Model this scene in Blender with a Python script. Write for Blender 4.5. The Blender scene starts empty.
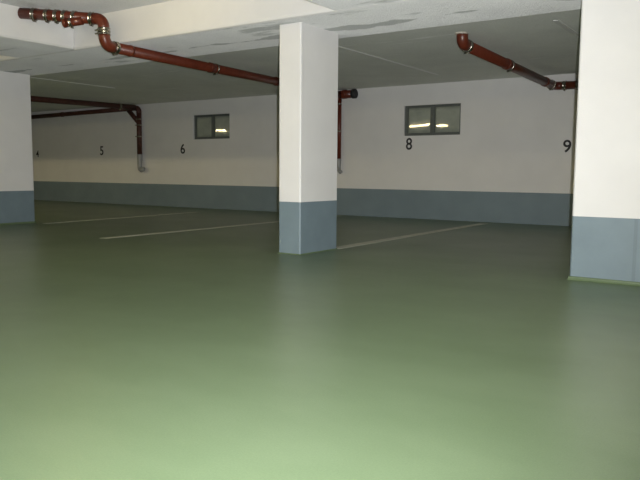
import bpy, bmesh, math, random
from mathutils import Vector, Matrix, Quaternion
random.seed(3)
scene = bpy.context.scene
C = scene.collection
PI = math.pi
H = 0.78

# ------------------------------------------------------------------ measurements (metres)
WALL_Y = 10.498          # back wall
CEIL_BACK = 2.233        # ceiling above the parking bays
CEIL_AISLE = 2.469       # ceiling above the aisle
BEAM_Z = 2.128           # underside of the concrete beams
BEAM_Y0, BEAM_Y1 = 4.989, 6.032
DADO = 0.484
X_MIN, X_MAX, Y_MIN = -27.0, 5.0, -7.0

# ------------------------------------------------------------------ materials
def new_mat(name):
    m = bpy.data.materials.new(name); m.use_nodes = True
    nt = m.node_tree
    b = nt.nodes['Principled BSDF']
    return m, nt, b

def noise(nt, scale, detail=4, rough=0.55, stretch=(1, 1, 1), coord='Object'):
    tc = nt.nodes.new('ShaderNodeTexCoord')
    mp = nt.nodes.new('ShaderNodeMapping'); mp.inputs['Scale'].default_value = stretch
    n = nt.nodes.new('ShaderNodeTexNoise')
    n.inputs['Scale'].default_value = scale; n.inputs['Detail'].default_value = detail
    n.inputs['Roughness'].default_value = rough
    nt.links.new(tc.outputs[coord], mp.inputs['Vector']); nt.links.new(mp.outputs[0], n.inputs['Vector'])
    return n

def ramp(nt, fac, stops):
    r = nt.nodes.new('ShaderNodeValToRGB')
    while len(r.color_ramp.elements) > len(stops): r.color_ramp.elements.remove(r.color_ramp.elements[-1])
    while len(r.color_ramp.elements) < len(stops): r.color_ramp.elements.new(0.5)
    for e, (p, c) in zip(r.color_ramp.elements, stops):
        e.position = p; e.color = (c[0], c[1], c[2], 1)
    nt.links.new(fac, r.inputs['Fac'])
    return r

def mixc(nt, fac, a, b, mode='MIX'):
    m = nt.nodes.new('ShaderNodeMix'); m.data_type = 'RGBA'; m.blend_type = mode
    if hasattr(fac, 'links') or hasattr(fac, 'is_linked'): nt.links.new(fac, m.inputs[0])
    else: m.inputs[0].default_value = fac
    for s, v in ((m.inputs[6], a), (m.inputs[7], b)):
        if isinstance(v, tuple): s.default_value = (v[0], v[1], v[2], 1)
        else: nt.links.new(v, s)
    return m.outputs[2]

def bump(nt, b, height, strength, dist=0.01):
    bp = nt.nodes.new('ShaderNodeBump'); bp.inputs['Strength'].default_value = strength
    bp.inputs['Distance'].default_value = dist
    nt.links.new(height, bp.inputs['Height']); nt.links.new(bp.outputs[0], b.inputs['Normal'])

def painted(name, col, var=0.05, rough=0.6, scale=3.0, bmp=0.15, bscale=90):
    m, nt, b = new_mat(name)
    n = noise(nt, scale, 5)
    lo = tuple(c*(1-var) for c in col); hi = tuple(min(1, c*(1+var)) for c in col)
    r = ramp(nt, n.outputs['Fac'], [(0.3, lo), (0.7, hi)])
    nt.links.new(r.outputs[0], b.inputs['Base Color'])
    b.inputs['Roughness'].default_value = rough
    if bmp:
        n2 = noise(nt, bscale, 3)
        bump(nt, b, n2.outputs['Fac'], bmp, 0.004)
    return m

WHITE = (0.81, 0.80, 0.785)
BLUE = (0.195, 0.258, 0.295)
M = {}
M['white'] = painted('white_wall_paint', WHITE, 0.025, 0.62)
M['blue'] = painted('blue_grey_dado_paint', BLUE, 0.06, 0.42, 5.0)
M['digit'] = painted('black_stencil_paint', (0.018, 0.018, 0.02), 0.1, 0.6, 20, 0)
M['green_cove'] = painted('green_cove_coating', (0.13, 0.185, 0.095), 0.08, 0.35, 8)
M['pipe'] = painted('red_brown_cast_iron_paint', (0.125, 0.025, 0.012), 0.2, 0.36, 14, 0.1, 60)
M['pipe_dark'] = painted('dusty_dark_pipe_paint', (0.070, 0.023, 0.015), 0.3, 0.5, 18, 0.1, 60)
M['rubber'] = painted('black_rubber', (0.02, 0.02, 0.02), 0.1, 0.6, 20, 0)
M['grey_plastic'] = painted('grey_plastic', (0.30, 0.31, 0.31), 0.05, 0.4, 10, 0)
M['mortar'] = painted('pale_mortar', (0.62, 0.56, 0.47), 0.1, 0.8, 40, 0.2)
M['frame'] = painted('grey_window_frame_paint', (0.115, 0.13, 0.12), 0.06, 0.45, 10, 0)
M['lamp_housing'] = painted('white_lamp_housing', (0.8, 0.8, 0.8), 0.02, 0.4, 10, 0)
M['shaft'] = painted('grey_shaft_concrete', (0.42, 0.42, 0.38), 0.1, 0.8, 6, 0.1)

m, nt, b = new_mat('galvanised_steel'); M['steel'] = m
n = noise(nt, 30, 3); r = ramp(nt, n.outputs['Fac'], [(0.3, (0.34, 0.31, 0.27)), (0.7, (0.50, 0.46, 0.40))])
nt.links.new(r.outputs[0], b.inputs['Base Color']); b.inputs['Metallic'].default_value = 1.0; b.inputs['Roughness'].default_value = 0.26

# wall: white above, blue-grey dado below
m, nt, b = new_mat('two_tone_wall_paint'); M['wall'] = m
tc = nt.nodes.new('ShaderNodeTexCoord'); sp = nt.nodes.new('ShaderNodeSeparateXYZ')
nt.links.new(tc.outputs['Object'], sp.inputs[0])
gt = nt.nodes.new('ShaderNodeMath'); gt.operation = 'GREATER_THAN'; gt.inputs[1].default_value = DADO
nt.links.new(sp.outputs['Z'], gt.inputs[0])
n = noise(nt, 2.2, 5)
wc = ramp(nt, n.outputs['Fac'], [(0.3, tuple(c*0.95 for c in WHITE)), (0.7, WHITE)])
bc = ramp(nt, n.outputs['Fac'], [(0.3, tuple(c*0.92 for c in BLUE)), (0.7, tuple(c*1.06 for c in BLUE))])
nt.links.new(mixc(nt, gt.outputs[0], bc.outputs[0], wc.outputs[0]), b.inputs['Base Color'])
b.inputs['Roughness'].default_value = 0.58
n2 = noise(nt, 70, 3); bump(nt, b, n2.outputs['Fac'], 0.12, 0.004)

# exposed painted concrete of the ceilings
def concrete(name, col, dark, streaks, thr=(0.60, 0.66), bmp=0.5, bdist=0.03, drough=1.0):
    m, nt, b = new_mat(name)
    n = noise(nt, 1.6, 6, 0.6)
    base = ramp(nt, n.outputs['Fac'], [(0.3, tuple(c*0.93 for c in col)), (0.7, tuple(min(1, c*1.05) for c in col))])
    s = noise(nt, 1.0, 5, 0.6, streaks)
    sm = ramp(nt, s.outputs['Fac'], [(thr[0], (0, 0, 0)), (thr[1], (1, 1, 1))])
    c1 = mixc(nt, sm.outputs[0], base.outputs[0], dark)
    g = noise(nt, 55, 4, 0.7)
    sp = ramp(nt, g.outputs['Fac'], [(0.28, (0.82, 0.82, 0.82)), (0.5, (1, 1, 1))])
    nt.links.new(mixc(nt, 1.0, c1, sp.outputs[0], 'MULTIPLY'), b.inputs['Base Color'])
    b.inputs['Roughness'].default_value = 0.8; b.inputs['Diffuse Roughness'].default_value = drough
    bump(nt, b, g.outputs['Fac'], bmp, bdist)
    return m
M['concrete_soffit'] = concrete('rough_painted_concrete', (0.88, 0.88, 0.865), (0.56, 0.57, 0.55), (0.8, 2.6, 1.0), (0.60, 0.66), 0.5, 0.055)
# long trowel smear that runs along the beam
nt = M['concrete_soffit'].node_tree; b = nt.nodes['Principled BSDF']
tc = nt.nodes.new('ShaderNodeTexCoord'); sx = nt.nodes.new('ShaderNodeSeparateXYZ'); nt.links.new(tc.outputs['Object'], sx.inputs[0])
nw = noise(nt, 1.3, 6, 0.65)
ad = nt.nodes.new('ShaderNodeMath'); ad.operation = 'MULTIPLY_ADD'; ad.inputs[1].default_value = 0.30
nt.links.new(nw.outputs['Fac'], ad.inputs[0]); nt.links.new(sx.outputs['Y'], ad.inputs[2])
sb = nt.nodes.new('ShaderNodeMath'); sb.operation = 'SUBTRACT'; sb.inputs[1].default_value = 5.765; nt.links.new(ad.outputs[0], sb.inputs[0])
ab = nt.nodes.new('ShaderNodeMath'); ab.operation = 'ABSOLUTE'; nt.links.new(sb.outputs[0], ab.inputs[0])
nl = noise(nt, 0.8, 4, 0.6, (1, 0.3, 1))
wd = nt.nodes.new('ShaderNodeMapRange'); wd.inputs['From Min'].default_value = 0.38; wd.inputs['From Max'].default_value = 0.62
wd.inputs['To Min'].default_value = -0.02; wd.inputs['To Max'].default_value = 0.12
nt.links.new(nl.outputs['Fac'], wd.inputs['Value'])
df = nt.nodes.new('ShaderNodeMath'); df.operation = 'SUBTRACT'; nt.links.new(wd.outputs[0], df.inputs[0]); nt.links.new(ab.outputs[0], df.inputs[1])
mk = ramp(nt, df.outputs[0], [(0.0, (0, 0, 0)), (0.02, (1, 1, 1))])
old = b.inputs['Base Color'].links[0].from_socket
nt.links.new(mixc(nt, mk.outputs[0], old, (0.50, 0.51, 0.49)), b.inputs['Base Color'])
M['concrete_aisle'] = concrete('grey_painted_concrete', (0.66, 0.66, 0.64), (0.54, 0.54, 0.52), (1.5, 1.5, 1), (0.6, 0.7))
M['concrete_bay'] = concrete('bay_ceiling_paint', (0.70, 0.71, 0.655), (0.84, 0.84, 0.80), (0.7, 5.0, 1), (0.64, 0.68), 0.2, 0.03, 0.15)

# floor: green epoxy coating, satin
m, nt, b = new_mat('green_epoxy_floor'); M['floor'] = m
n = noise(nt, 0.9, 6, 0.6, (1, 1.8, 1))
r = ramp(nt, n.outputs['Fac'], [(0.3, (0.118, 0.172, 0.088)), (0.7, (0.154, 0.212, 0.118))])
g = noise(nt, 160, 3, 0.7)
sp = ramp(nt, g.outputs['Fac'], [(0.3, (0.88, 0.88, 0.88)), (0.7, (1.08, 1.08, 1.08))])
nt.links.new(mixc(nt, 1.0, r.outputs[0], sp.outputs[0], 'MULTIPLY'), b.inputs['Base Color'])
rr = noise(nt, 1.3, 4)
mr = nt.nodes.new('ShaderNodeMapRange'); mr.inputs['To Min'].default_value = 0.30; mr.inputs['To Max'].default_value = 0.42
nt.links.new(rr.outputs['Fac'], mr.inputs['Value']); nt.links.new(mr.outputs[0], b.inputs['Roughness'])
bump(nt, b, g.outputs['Fac'], 0.10, 0.003)

# worn white line paint
m, nt, b = new_mat('worn_line_paint'); M['line'] = m
n = noise(nt, 9, 5, 0.7); r = ramp(nt, n.outputs['Fac'], [(0.3, (0.46, 0.48, 0.39)), (0.62, (0.62, 0.62, 0.53))])
nt.links.new(r.outputs[0], b.inputs['Base Color']); b.inputs['Roughness'].default_value = 0.5

# window glass: obscured, glossy
m, nt, b = new_mat('dull_window_glass'); M['glass'] = m
n = noise(nt, 6, 3); r = ramp(nt, n.outputs['Fac'], [(0.3, (0.42, 0.46, 0.39)), (0.7, (0.52, 0.55, 0.47))])
nt.links.new(r.outputs[0], b.inputs['Base Color']); b.inputs['Roughness'].default_value = 0.03
b.inputs['IOR'].default_value = 1.52; b.inputs['Transmission Weight'].default_value = 0.25

m, nt, b = new_mat('lit_fluorescent_tube'); M['tube'] = m
b.inputs['Base Color'].default_value = (0.9, 0.9, 0.85, 1)
b.inputs['Emission Color'].default_value = (1.0, 0.82, 0.43, 1); b.inputs['Emission Strength'].default_value = 135

# ------------------------------------------------------------------ mesh helpers
def add_box(bm, x0, x1, y0, y1, z0, z1, bev=0.0):
    vs = [bm.verts.new((x, y, z)) for z in (z0, z1) for y in (y0, y1) for x in (x0, x1)]
    fs = [(0, 2, 3, 1), (4, 5, 7, 6), (0, 1, 5, 4), (2, 6, 7, 3), (0, 4, 6, 2), (1, 3, 7, 5)]
    faces = [bm.faces.new([vs[i] for i in f]) for f in fs]
    if bev:
        es = {e for f in faces for e in f.edges}
        bmesh.ops.bevel(bm, geom=list(es), offset=bev, segments=2, affect='EDGES', profile=0.5)

def add_prism_z(bm, poly, z0, z1):
    a = [bm.verts.new((x, y, z0)) for x, y in poly]; c = [bm.verts.new((x, y, z1)) for x, y in poly]
    bm.faces.new(a[::-1]); bm.faces.new(c)
    k = len(poly)
    for i in range(k): bm.faces.new((a[i], a[(i+1) % k], c[(i+1) % k], c[i]))

def add_tube(bm, pts, rad, seg=20, caps=True, axis=None):
    """swept tube along a polyline (radius may be a list)"""
    pts = [Vector(p) for p in pts]
    rads = rad if isinstance(rad, (list, tuple)) else [rad]*len(pts)
    up = None; rings = []
    for i, p in enumerate(pts):
        d = Vector(axis).normalized() if axis is not None else (pts[min(i+1, len(pts)-1)] - pts[max(i-1, 0)]).normalized()
        if up is None:
            up = d.orthogonal().normalized()
        else:
            up = (up - d*up.dot(d)).normalized()
        side = d.cross(up)
        ring = [bm.verts.new(p + (up*math.cos(2*PI*k/seg) + side*math.sin(2*PI*k/seg))*rads[i]) for k in range(seg)]
        rings.append(ring)
    for a, c in zip(rings, rings[1:]):
        for k in range(seg):
            f = bm.faces.new((a[k], a[(k+1) % seg], c[(k+1) % seg], c[k])); f.smooth = True
    if caps:
        bm.faces.new(rings[0][::-1]); bm.faces.new(rings[-1])

def arc_pts(corner, d_in, d_out, r, n=10):
    """fillet between two directions meeting at corner"""
    c = Vector(corner); u = Vector(d_in).normalized(); v = Vector(d_out).normalized()
    ang = u.angle(v); t = r*math.tan(ang/2)
    a = c - u*t
    nrm = u.cross(v).normalized(); inward = nrm.cross(u)
    cen = a + inward*r
    return [cen + Quaternion(nrm, ang*i/n) @ (a - cen) for i in range(n+1)], t

def obj(name, bm, mat, parent=None, smooth=False):
    bmesh.ops.recalc_face_normals(bm, faces=bm.faces[:])
    me = bpy.data.meshes.new(name); bm.to_mesh(me); bm.free()
    me.materials.append(mat)
    o = bpy.data.objects.new(name, me); C.objects.link(o)
    if parent is not None:
        o.parent = parent
        o.matrix_parent_inverse = Matrix.Translation(-parent.location)
    return o

def box_obj(name, dims, mat, parent=None, bev=0.0):
    bm = bmesh.new(); add_box(bm, *dims, bev); return obj(name, bm, mat, parent)

def tag(o, label, cat, group=None):
    o['label'] = label; o['category'] = cat
    if group: o['group'] = group
    return o

def thing(name, label, cat, loc=(0, 0, 0), group=None):
    o = bpy.data.objects.new(name, None); C.objects.link(o); o.location = loc
    o.empty_display_size = 0.1
    return tag(o, label, cat, group)

def struct(o):
    o['kind'] = 'structure'; return o

# ------------------------------------------------------------------ room shell
struct(box_obj('floor', (X_MIN-.2, X_MAX+.2, Y_MIN-.2, WALL_Y+.6, -0.2, 0.0), M['floor']))

# back wall with two window openings
WIN = [(-10.375, -9.362, 1.432, 1.930), (-5.440, -4.425, 1.392, 1.893)]
bm = bmesh.new()
T = 0.24
xs = [X_MIN-.2, WIN[0][0], WIN[0][1], WIN[1][0], WIN[1][1], X_MAX+.2]
for i in range(5):
    a, c = xs[i], xs[i+1]
    if i in (1, 3):
        w = WIN[0] if i == 1 else WIN[1]
        add_box(bm, a, c, WALL_Y, WALL_Y+T, -0.1, w[2]); add_box(bm, a, c, WALL_Y, WALL_Y+T, w[3], 2.7)
    else:
        add_box(bm, a, c, WALL_Y, WALL_Y+T, -0.1, 2.7)
bmesh.ops.remove_doubles(bm, verts=bm.verts[:], dist=1e-5)
struct(obj('wall_back', bm, M['wall']))
struct(box_obj('wall_left', (X_MIN-.2, X_MIN, Y_MIN-.2, WALL_Y, -0.1, 2.7), M['wall']))
struct(box_obj('wall_right', (X_MAX, X_MAX+.2, Y_MIN-.2, WALL_Y, -0.1, 2.7), M['wall']))
struct(box_obj('wall_front', (X_MIN, X_MAX, Y_MIN-.2, Y_MIN, -0.1, 2.7), M['wall']))

# ceilings: the aisle is higher than the bays; beams hang below both
o = box_obj('ceiling', (X_MIN, X_MAX, BEAM_Y0+.3, WALL_Y, CEIL_BACK, 2.7), M['concrete_bay']); struct(o)
o = box_obj('ceiling_aisle', (X_MIN, X_MAX, Y_MIN, BEAM_Y0+.3, CEIL_AISLE, 2.7), M['concrete_aisle']); struct(o)

def beam(label, dims, mats):
    bm = bmesh.new(); add_box(bm, *dims, .028)
    o = obj('ceiling_beam', bm, mats[0]); o.data.materials.append(mats[1])
    for f in o.data.polygons:
        f.material_index = 1 if f.normal.z < -0.95 else 0
    o['kind'] = 'structure'
    return o
mats = (M['white'], M['concrete_soffit'])
beam('', (X_MIN, X_MAX, BEAM_Y0, BEAM_Y1, BEAM_Z, 2.60), mats)
beam('', (-7.853, -6.759, Y_MIN, BEAM_Y0, BEAM_Z, 2.60), mats)
beam('', (-3.270, -2.500, Y_MIN, BEAM_Y0, BEAM_Z, 2.60), mats)

# pale formwork seams on the bay ceiling
def seam(name, x, y0, y1, w):
    bm = bmesh.new(); add_box(bm, x-w/2, x+w/2, y0, y1, CEIL_BACK-0.006, CEIL_BACK+0.01, 0.002)
    struct(obj(name, bm, M['white']))
seam('trim_1', -4.43, 6.1, WALL_Y-.9, 0.03)
seam('trim_2', -1.93, 6.80, 8.6, 0.05)
seam('trim_3', -10.02, 6.1, 8.2, 0.025)

# ------------------------------------------------------------------ windows
def pane_obj(xa, xb, y, za, zb, warp, parent, nx=16, nz=6, th=0.006):
    """a sheet of glass, slightly bowed where warp > 0"""
    bm = bmesh.new(); grid = {}
    for side in (0, 1):
        for i in range(nx+1):
            for j in range(nz+1):
                u = i/nx; z = za + (zb-za)*j/nz
                yy = y + side*th - warp*u*u*(z-(za+zb)/2)
                grid[side, i, j] = bm.verts.new((xa+(xb-xa)*u, yy, z))
    for side in (0, 1):
        for i in range(nx):
            for j in range(nz):
                bm.faces.new((grid[side, i, j], grid[side, i+1, j], grid[side, i+1, j+1], grid[side, i, j+1])).smooth = True
    rim = [(i, 0) for i in range(nx)] + [(nx, j) for j in range(nz)] + [(i, nz) for i in range(nx, 0, -1)] + [(0, j) for j in range(nz, 0, -1)]
    for p, q in zip(rim, rim[1:]+rim[:1]):
        bm.faces.new((grid[(0,)+p], grid[(0,)+q], grid[(1,)+q], grid[(1,)+p]))
    return obj('pane', bm, M['glass'], parent)

for k, (x0, x1, z0, z1) in enumerate(WIN):
    fr = bmesh.new()
    y0, y1 = WALL_Y+0.035, WALL_Y+0.085
    f = 0.034
    add_box(fr, x0, x1, y0, y1, z0, z0+f, .003); add_box(fr, x0, x1, y0, y1, z1-f*.8, z1, .003)
    add_box(fr, x0, x0+f*1.3, y0, y1, z0+f, z1-f*.8, .003); add_box(fr, x1-f*.6, x1, y0, y1, z0+f, z1-f*.8, .003)
    w = struct(obj('window_%d' % (k+1), fr, M['frame']))
    mid = x0 + (x1-x0)*(0.515 if k == 0 else 0.50)
    box_obj('mullion', (mid-.03, mid+.03, y0-.006, y1, z0+f, z1-f*.8), M['frame'], w, .003)
    for a, c in ((x0+f*1.3, mid-.03), (mid+.03, x1-f*.6)):
        # sash strips and the pane
        sb = bmesh.new(); s = 0.012
        add_box(sb, a, c, y0+.006, y1-.006, z0+f, z0+f+s); add_box(sb, a, c, y0+.006, y1-.006, z1-f*.8-s, z1-f*.8)
        add_box(sb, a, a+s, y0+.006, y1-.006, z0+f+s, z1-f*.8-s); add_box(sb, c-s, c, y0+.006, y1-.006, z0+f+s, z1-f*.8-s)
        sash = obj('sash', sb, M['frame'], w)
        warp = 0.0030 if (k == 1 and a < mid) else 0.0
        pane_obj(a+s, c-s, y0+.02, z0+f+s, z1-f*.8-s, warp, sash)
    # light shaft behind the window
    sh = bmesh.new()
    add_box(sh, x0-.02, x1+.02, WALL_Y+T+.25, WALL_Y+T+.3, z0-.3, 2.7)
    struct(obj('trim_%d' % (k+4), sh, M['shaft']))

# ------------------------------------------------------------------ pillars
def pillar(label, x0, x1, y0, y1, dado, cove, group='concrete pillars'):
    t = thing('pillar', label, 'pillar', ((x0+x1)/2, (y0+y1)/2, 0), group)
    ch = 0.010
    poly = [(x0+ch, y0), (x1-ch, y0), (x1, y0+ch), (x1, y1-ch), (x1-ch, y1), (x0+ch, y1), (x0, y1-ch), (x0, y0+ch)]
    bm = bmesh.new(); add_prism_z(bm, poly, dado, BEAM_Z); obj('shaft', bm, M['white'], t)
    bm = bmesh.new(); add_prism_z(bm, poly, 0.0, dado); obj('painted_base', bm, M['blue'], t)
    bm = bmesh.new()   # sloping coved skirting of floor coating
    prof = [(cove, 0.0), (cove*0.45, 0.010), (0.006, cove*1.5), (0.0, cove*1.7)]
    rings = []
    for off, z in prof:
        ring = [(x0-off, y0-off), (x1+off, y0-off), (x1+off, y1+off), (x0-off, y1+off)]
        rings.append([bm.verts.new((x, y, z)) for x, y in ring])
    for a, c in zip(rings, rings[1:]):
        for i in range(4): bm.faces.new((a[i], a[(i+1) % 4], c[(i+1) % 4], c[i]))
    obj('floor_cove', bm, M['floor'], t)
    return t
pillar('slim white pillar with blue grey base in the middle, standing free at the end of a white line', -3.993, -3.740, 5.166, 5.802, 0.495, 0.006)
pr = pillar('brightly lit large white pillar with blue grey base at the right edge of the photo', -1.296, -0.650, 5.187, 5.83, 0.470, 0.016)
M['blue_lap'] = painted('second_coat_of_dado_paint', tuple(c*0.86 for c in BLUE), 0.06, 0.42, 5.0)
box_obj('paint_lap', (-0.872, -0.848, 5.1855, 5.189, 0.030, 0.469), M['blue_lap'], pr)
pillar('dim white pillar with dark blue base at the left edge of the photo', -9.335, -9.081, 5.29, 5.933, 0.474, 0.016)

# ------------------------------------------------------------------ bay markings on the floor
def line(label, p0, p1, w=0.10):
    (xa, ya), (xb, yb) = p0, p1
    d = Vector((xb-xa, yb-ya)).normalized(); s = Vector((-d.y, d.x))*w/2
    bm = bmesh.new()
    add_prism_z(bm, [(xa-s.x, ya-s.y), (xa+s.x, ya+s.y), (xb+s.x, yb+s.y), (xb-s.x, yb-s.y)][::-1], 0.0, 0.003)
    o = obj('parking_line', bm, M['line'])
    return tag(o, label, 'floor marking', 'bay lines on the floor')
line('faint pale line on the dark floor by the left pillar, farthest left of three', (-8.89, 5.96), (-9.22, 9.4), 0.085)
line('long pale line on the green floor running left from behind the middle pillar', (-6.45, 5.06), (-6.57, 10.30), 0.10)
line('pale line on the green floor running from the middle pillar to the back wall', (-3.79, 5.83), (-3.86, 10.2), 0.125)

# ------------------------------------------------------------------ stencilled bay numbers on the back wall
def digit(ch, label, x0, x1, z0, z1):
    cu = bpy.data.curves.new('digit', 'FONT'); cu.body = ch; cu.extrude = 0.01; cu.offset = 0.012
    tmp = bpy.data.objects.new('tmp', cu); C.objects.link(tmp)
    dg = bpy.context.evaluated_depsgraph_get()
    me = bpy.data.meshes.new_from_object(tmp.evaluated_get(dg))
    C.objects.unlink(tmp); bpy.data.objects.remove(tmp)
    X = [v.co.x for v in me.vertices]; Y = [v.co.y for v in me.vertices]
    ax, bx, ay, by = min(X), max(X), min(Y), max(Y)
    for v in me.vertices:
        x = x0 + (v.co.x-ax)/(bx-ax)*(x1-x0); z = z0 + (v.co.y-ay)/(by-ay)*(z1-z0)
        y = WALL_Y - 0.002 + (-v.co.z)*0.2
        v.co = (x - (x0+x1)/2, y - WALL_Y, z - z0)
    me.materials.clear(); me.materials.append(M['digit'])
    o = bpy.data.objects.new('bay_number', me); C.objects.link(o)
    o.location = ((x0+x1)/2, WALL_Y, z0)
    tag(o, label, 'number', 'bay numbers on the back wall')
digit('4', 'black number 4 stencilled on the back wall just beside the left pillar', -15.93, -15.815, 1.096, 1.262)
digit('5', 'black number 5 stencilled on the back wall left of the corner downpipe', -13.403, -13.285, 1.125, 1.335)
digit('6', 'black number 6 stencilled on the back wall below left of the small window', -10.750, -10.620, 1.137, 1.345)
digit('8', 'black number 8 stencilled on the back wall below the right window', -5.393, -5.279, 1.158, 1.357)
digit('9', 'black number 9 stencilled on the back wall close beside the right pillar', -2.795, -2.677, 1.090, 1.275)

# ------------------------------------------------------------------ drain pipes
def run(name, a, b, r, parent, mat='pipe', seg=22):
    bm = bmesh.new(); add_tube(bm, [a, b], r, seg); return obj(name, bm, M[mat], parent)

def clamp(at, d, r, parent, w=0.045, mat='steel', bolt=True):
    """band clamp around a pipe: sleeve with raised rims, and a bolt lug"""
    at = Vector(at); d = Vector(d).normalized()
    bm = bmesh.new()
    prof = [(-w/2, r*1.0), (-w/2, r*1.13), (-w*.36, r*1.16), (-w*.30, r*1.09), (w*.30, r*1.09), (w*.36, r*1.16), (w/2, r*1.13), (w/2, r*1.0)]
    add_tube(bm, [at + d*o for o, _ in prof], [q for _, q in prof], 22, caps=False, axis=d)
    o = obj('clamp', bm, M[mat], parent)
    if bolt:
        side = d.cross(Vector((0, 0, 1)))
        if side.length < .1: side = Vector((-1, 0, 0))
        side.normalize(); dn = d.cross(side).normalized()
        if dn.z > 0: dn = -dn
        if abs(d.z) > .7: dn = Vector((-.8, -.6, 0))
        c = at + dn*r*1.24
        b2 = bmesh.new(); add_tube(b2, [c - side*.03, c + side*.03], .008, 8)
        ob = obj('bolt', b2, M['steel'], o)
    return o

def fix_sub(o):
    # sub-parts were written in world space like their part
    for ch in o.children: ch.matrix_parent_inverse = o.matrix_world.inverted()

def collar(at, d, r, parent, w=0.05, k=1.12, name='coupling'):
    at = Vector(at); d = Vector(d).normalized()
    bm = bmesh.new(); add_tube(bm, [at-d*w/2, at-d*w*.42, at+d*w*.42, at+d*w/2], [r*(k-.04), r*k, r*k, r*(k-.04)], 22)
    return obj(name, bm, M['pipe'], parent)

def elbow(corner, d_in, d_out, r, parent, R=None):
    pts, t = arc_pts(corner, d_in, d_out, R or r*1.5)
    u = Vector(d_in).normalized(); v = Vector(d_out).normalized()
    pts = [pts[0]-u*r*.5] + pts + [pts[-1]+v*r*.5]
    bm = bmesh.new(); add_tube(bm, pts, r*1.03, 22)
    obj('elbow', bm, M['pipe'], parent)
    return pts[0], pts[-1]

# (a) the long pipe: out of the aisle beam, double elbow down, under the cross beam to the back wall
r = 0.056
P0 = Vector((-6.735, 4.315, 2.402)); P1 = Vector((-5.90, 4.70, 2.315)); P2 = Vector((-5.885, 4.70, 2.050))
P3 = Vector((-6.66, 10.39, 2.140)); P4 = Vector((-6.36, 10.40, 2.140))
t = thing('drain_pipe', 'long red brown pipe with double elbow running under beam behind the middle pillar', 'pipe', (P2.x, P2.y, P2.z), 'red brown drain pipes')
d01 = (P1-P0).normalized(); d12 = (P2-P1).normalized(); d23 = (P3-P2).normalized()
e0, e1 = elbow(P1, d01, d12, r, t, 0.085); e2, e3 = elbow(P2, d12, d23, r, t, 0.085)
run('pipe_run', P0, e0, r, t); run('pipe_run', e1, e2, r, t); run('pipe_run', e3, P3, r, t)
L01 = (e0-P0).length
for fq in (0.19, 0.37, 0.50, 0.61, 0.74, 0.97):
    clamp(P0 + d01*L01*fq, d01, r, t, 0.040)
for fq in (0.15, 0.85):
    clamp(e1.lerp(e2, fq), d12, r, t, 0.036)
clamp(e3 + d23*.03, d23, r, t, 0.045)
collar(e3 + d23*.26, d23, r, t, .03, 1.08)
clamp(P2 + d23*1.95, d23, r, t, .022)  # added steel band; its highlight stands in for a small pale tag
for dd in (1.85, 3.5): collar(P2 + d23*dd, d23, r, t, .09, 1.13)
# short capped branch under the first run
s0 = P0 + d01*L01*.86 + Vector((0.02, -.03, -.035)); s1 = P0 + d01*L01*.64 + Vector((0.02, -.045, -.075))
run('branch_stub', s0, s1, .042, t); clamp(s0.lerp(s1, .65), s1-s0, .042, t, .03)
collar(s1, s1-s0, .042, t, .03, 1.1, 'stub_cap')
# tee at the wall with capped end and downpipe
run('pipe_run', P3 - Vector((.10, 0, 0)), P4, .070, t); collar(P3 + Vector((.10, 0, 0)), (1, 0, 0), .070, t, .08, 1.12)
bm = bmesh.new(); add_tube(bm, [P4 - Vector((.05, 0, 0)), P4 - Vector((.045, 0, 0)), P4 + Vector((.015, 0, 0)), P4 + Vector((.02, 0, 0))], [.076, .082, .082, .074], 22)
obj('end_cap', bm, M['rubber'], t)
dx = -6.690
run('downpipe', (dx, 10.42, P3.z), (dx, 10.42, 1.00), .038, t)
for z in (1.98, 1.50): clamp((dx, 10.42, z), (0, 0, 1), .038, t, .02)
bm = bmesh.new(); add_tube(bm, [(dx, 10.42, 1.02), (dx, 10.42, 1.0), (dx, 10.42, .86), (dx, 10.42, .84)], [.036, .042, .036, .03], 18); obj('trap', bm, M['grey_plastic'], t)
bm = bmesh.new(); add_tube(bm, [(dx, 10.42, .86), (dx+.02, 10.40, .80), (dx+.05, 10.39, .775), (dx+.075, 10.39, .79)], [.03, .036, .036, .03], 16); obj('trap', bm, M['grey_plastic'], t)

# (b) right pipe: elbow out of the ceiling, along the bay, then along the back wall behind the right pillar
A0 = Vector((-2.925, 6.90, CEIL_BACK+.03)); A1 = Vector((-2.925, 6.93, 2.130)); A2 = Vector((-2.925, 10.38, 2.055)); A3 = Vector((-0.9, 10.38, 2.035))
t = thing('drain_pipe', 'shorter red brown pipe from an elbow in the ceiling to behind the right pillar', 'pipe', tuple(A1), 'red brown drain pipes')
r = 0.059
da = (A2-A1).normalized(); db = (A3-A2).normalized()
b0, b1 = elbow(A1, (0, .02, -1), da, r, t, 0.075); c0, c1 = elbow(A2, da, db, r, t, 0.08)
run('pipe_run', A0, b0, r, t); run('pipe_run', b1, c0, r, t); run('pipe_run', c1, A3, r, t)
clamp(b1 + da*.03, da, r, t, .05); collar(b1 + da*1.3, da, r, t, .10, 1.15); clamp(b1 + da*1.38, da, r, t, .03)
collar(c0 - da*.35, da, r, t, .09, 1.14); clamp(c0 - da*.05, da, r, t, .05); clamp(c1 + db*.04, db, r, t, .05); clamp(c1 + db*.22, db, r, t, .03)
bm = bmesh.new(); add_tube(bm, [(A0.x, A0.y, CEIL_BACK-.012), (A0.x, A0.y, CEIL_BACK+.02)], .066, 22); obj('ceiling_collar', bm, M['mortar'], t)

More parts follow.
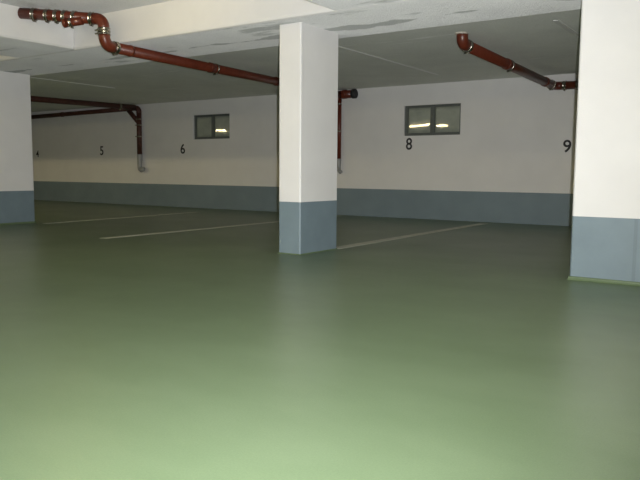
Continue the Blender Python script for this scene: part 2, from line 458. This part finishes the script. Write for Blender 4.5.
# (c) left pipes: one along the bay, one along the wall, joined above a downpipe
r = 0.056
X = -11.925
t = thing('drain_pipe', 'dark red brown pipes meeting above a downpipe between numbers 5 and 6', 'pipe', (X, 10.40, 0.80), 'red brown drain pipes')
B0 = Vector((X-.14, 6.2, 2.10)); B1 = Vector((X-.02, 10.30, 2.150))
run('pipe_run', B0, B1, r, t)
W0 = Vector((-16.9, 10.40, 2.085)); W1 = Vector((X, 10.40, 2.145)); dw = (W1-W0).normalized()
w0, w1 = elbow(W1, dw, (0, 0, -1), r, t, 0.09)
run('pipe_run', W0, w0, r*.9, t); run('downpipe', w1, (X, 10.40, 1.12), r, t)
for q in (0.22,): clamp(w0 - dw*q, dw, r*.9, t)
collar(W0.lerp(W1, .45), dw, r*.9, t, .09, 1.14)
for y in (9.9,): clamp((X-.03, y, 2.145-(10.3-y)*.0122), B1-B0, r, t)
run('brace_pipe', (X-.34, 10.40, 2.11), (X-.01, 10.40, 1.82), .05, t)
for z in (1.90, 1.77, 1.52): clamp((X, 10.40, z), (0, 0, 1), r, t, .025)
bm = bmesh.new(); add_tube(bm, [(X, 10.40, 1.14), (X, 10.40, 1.12), (X, 10.40, .95), (X, 10.40, .86), (X+.02, 10.39, .81), (X+.07, 10.38, .785), (X+.12, 10.38, .80), (X+.13, 10.38, .84)], [.054, .060, .056, .054, .054, .052, .05, .046], 18)
obj('trap', bm, M['grey_plastic'], t)

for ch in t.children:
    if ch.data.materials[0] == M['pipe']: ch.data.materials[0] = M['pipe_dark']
# bolts belong to clamps that belong to pipes: align their frames
bpy.context.view_layer.update()
for o in list(C.objects):
    if o.name.startswith('clamp'): fix_sub(o)

# ------------------------------------------------------------------ lamps of the aisle
def lamp(label, x0, x1, y, zc=CEIL_AISLE):
    t = thing('tube_lamp', label, 'lamp', ((x0+x1)/2, y, zc), 'tube lamps on the aisle ceiling')
    box_obj('housing', (x0-.03, x1+.03, y-.05, y+.05, zc-.06, zc), M['lamp_housing'], t, .006)
    bm = bmesh.new(); add_tube(bm, [(x0, y, zc-.085), (x1, y, zc-.085)], .018, 12); obj('tube', bm, M['tube'], t)
    for x in (x0, x1): box_obj('socket', (x-.012, x+.012, y-.02, y+.02, zc-.108, zc-.06), M['lamp_housing'], t)
    return t
ROW_A = [(-17.2, -15.7, 3.75), (-12.2, -10.7, 3.75), (-5.25, -4.9, 3.6), (1.6, 3.1, 3.75)]
ROW_B = [(-11.2, -9.7, -0.85), (-5.75, -4.25, -2.95), (-1.0, 0.5, -2.95)]  # last two are unseen tubes added to brighten the floor in front
for k, (xa, xb, y) in enumerate(ROW_A):
    lamp(['lit tube lamp on the aisle ceiling ahead of bay number four', 'lit tube lamp on the aisle ceiling ahead of bay number five',
          'lit tube lamp on the aisle ceiling ahead of the middle pillar', 'lit tube lamp on the aisle ceiling ahead of the right pillar'][k], xa, xb, y)
for k, (xa, xb, y) in enumerate(ROW_B):
    lamp(['lit tube lamp far down the aisle whose glow mirrors in the right window', 'added unseen fill tube on the aisle ceiling behind and left of the camera',
          'added unseen fill tube on the aisle ceiling straight behind the camera'][k], xa, xb, y)
lamp('short lit tube lamp at the far end of the aisle mirrored in the left window', -19.15, -18.58, 0.45)

# ------------------------------------------------------------------ camera with its flash
yaw, pit, rol = (math.radians(a) for a in (34.2228, 5.6962, -0.4363))
fwd0 = Vector((-math.sin(yaw), math.cos(yaw), 0)); rt = Vector((math.cos(yaw), math.sin(yaw), 0)); up0 = Vector((0, 0, 1))
fwd = fwd0*math.cos(pit) - up0*math.sin(pit); up = up0*math.cos(pit) + fwd0*math.sin(pit)
r2 = rt*math.cos(rol) - up*math.sin(rol); u2 = up*math.cos(rol) + rt*math.sin(rol)
cam = bpy.data.cameras.new('camera'); co = bpy.data.objects.new('camera', cam); C.objects.link(co)
cam.sensor_width = 36; cam.sensor_fit = 'HORIZONTAL'; cam.lens = 685.48/640*36
cam.clip_start = 0.05; cam.clip_end = 100
co.matrix_world = Matrix(((r2.x, u2.x, -fwd.x, 0), (r2.y, u2.y, -fwd.y, 0), (r2.z, u2.z, -fwd.z, H), (0, 0, 0, 1)))
scene.camera = co

fl = bpy.data.lights.new('camera_flash', 'SPOT'); fo = bpy.data.objects.new('camera_flash', fl); C.objects.link(fo)
fl.energy = 1280; fl.spot_size = math.radians(104); fl.spot_blend = 1.0; fl.shadow_soft_size = 0.012
fl.color = (0.985, 0.99, 1.0)
fo.location = Vector((0, 0, H)) + r2*0.05 + u2*0.035
aim = fwd - r2*0.15 + u2*0.17
fo.rotation_euler = aim.to_track_quat('-Z', 'Y').to_euler()

w = bpy.data.worlds.new('world'); scene.world = w; w.use_nodes = True
w.node_tree.nodes['Background'].inputs['Color'].default_value = (0.5, 0.52, 0.45, 1)
w.node_tree.nodes['Background'].inputs['Strength'].default_value = 0.05

vs = scene.view_settings
scene.display_settings.display_device = 'sRGB'
vs.view_transform = 'Standard'; vs.look = 'None'; vs.gamma = 1; vs.use_curve_mapping = False
vs.exposure = 0.0
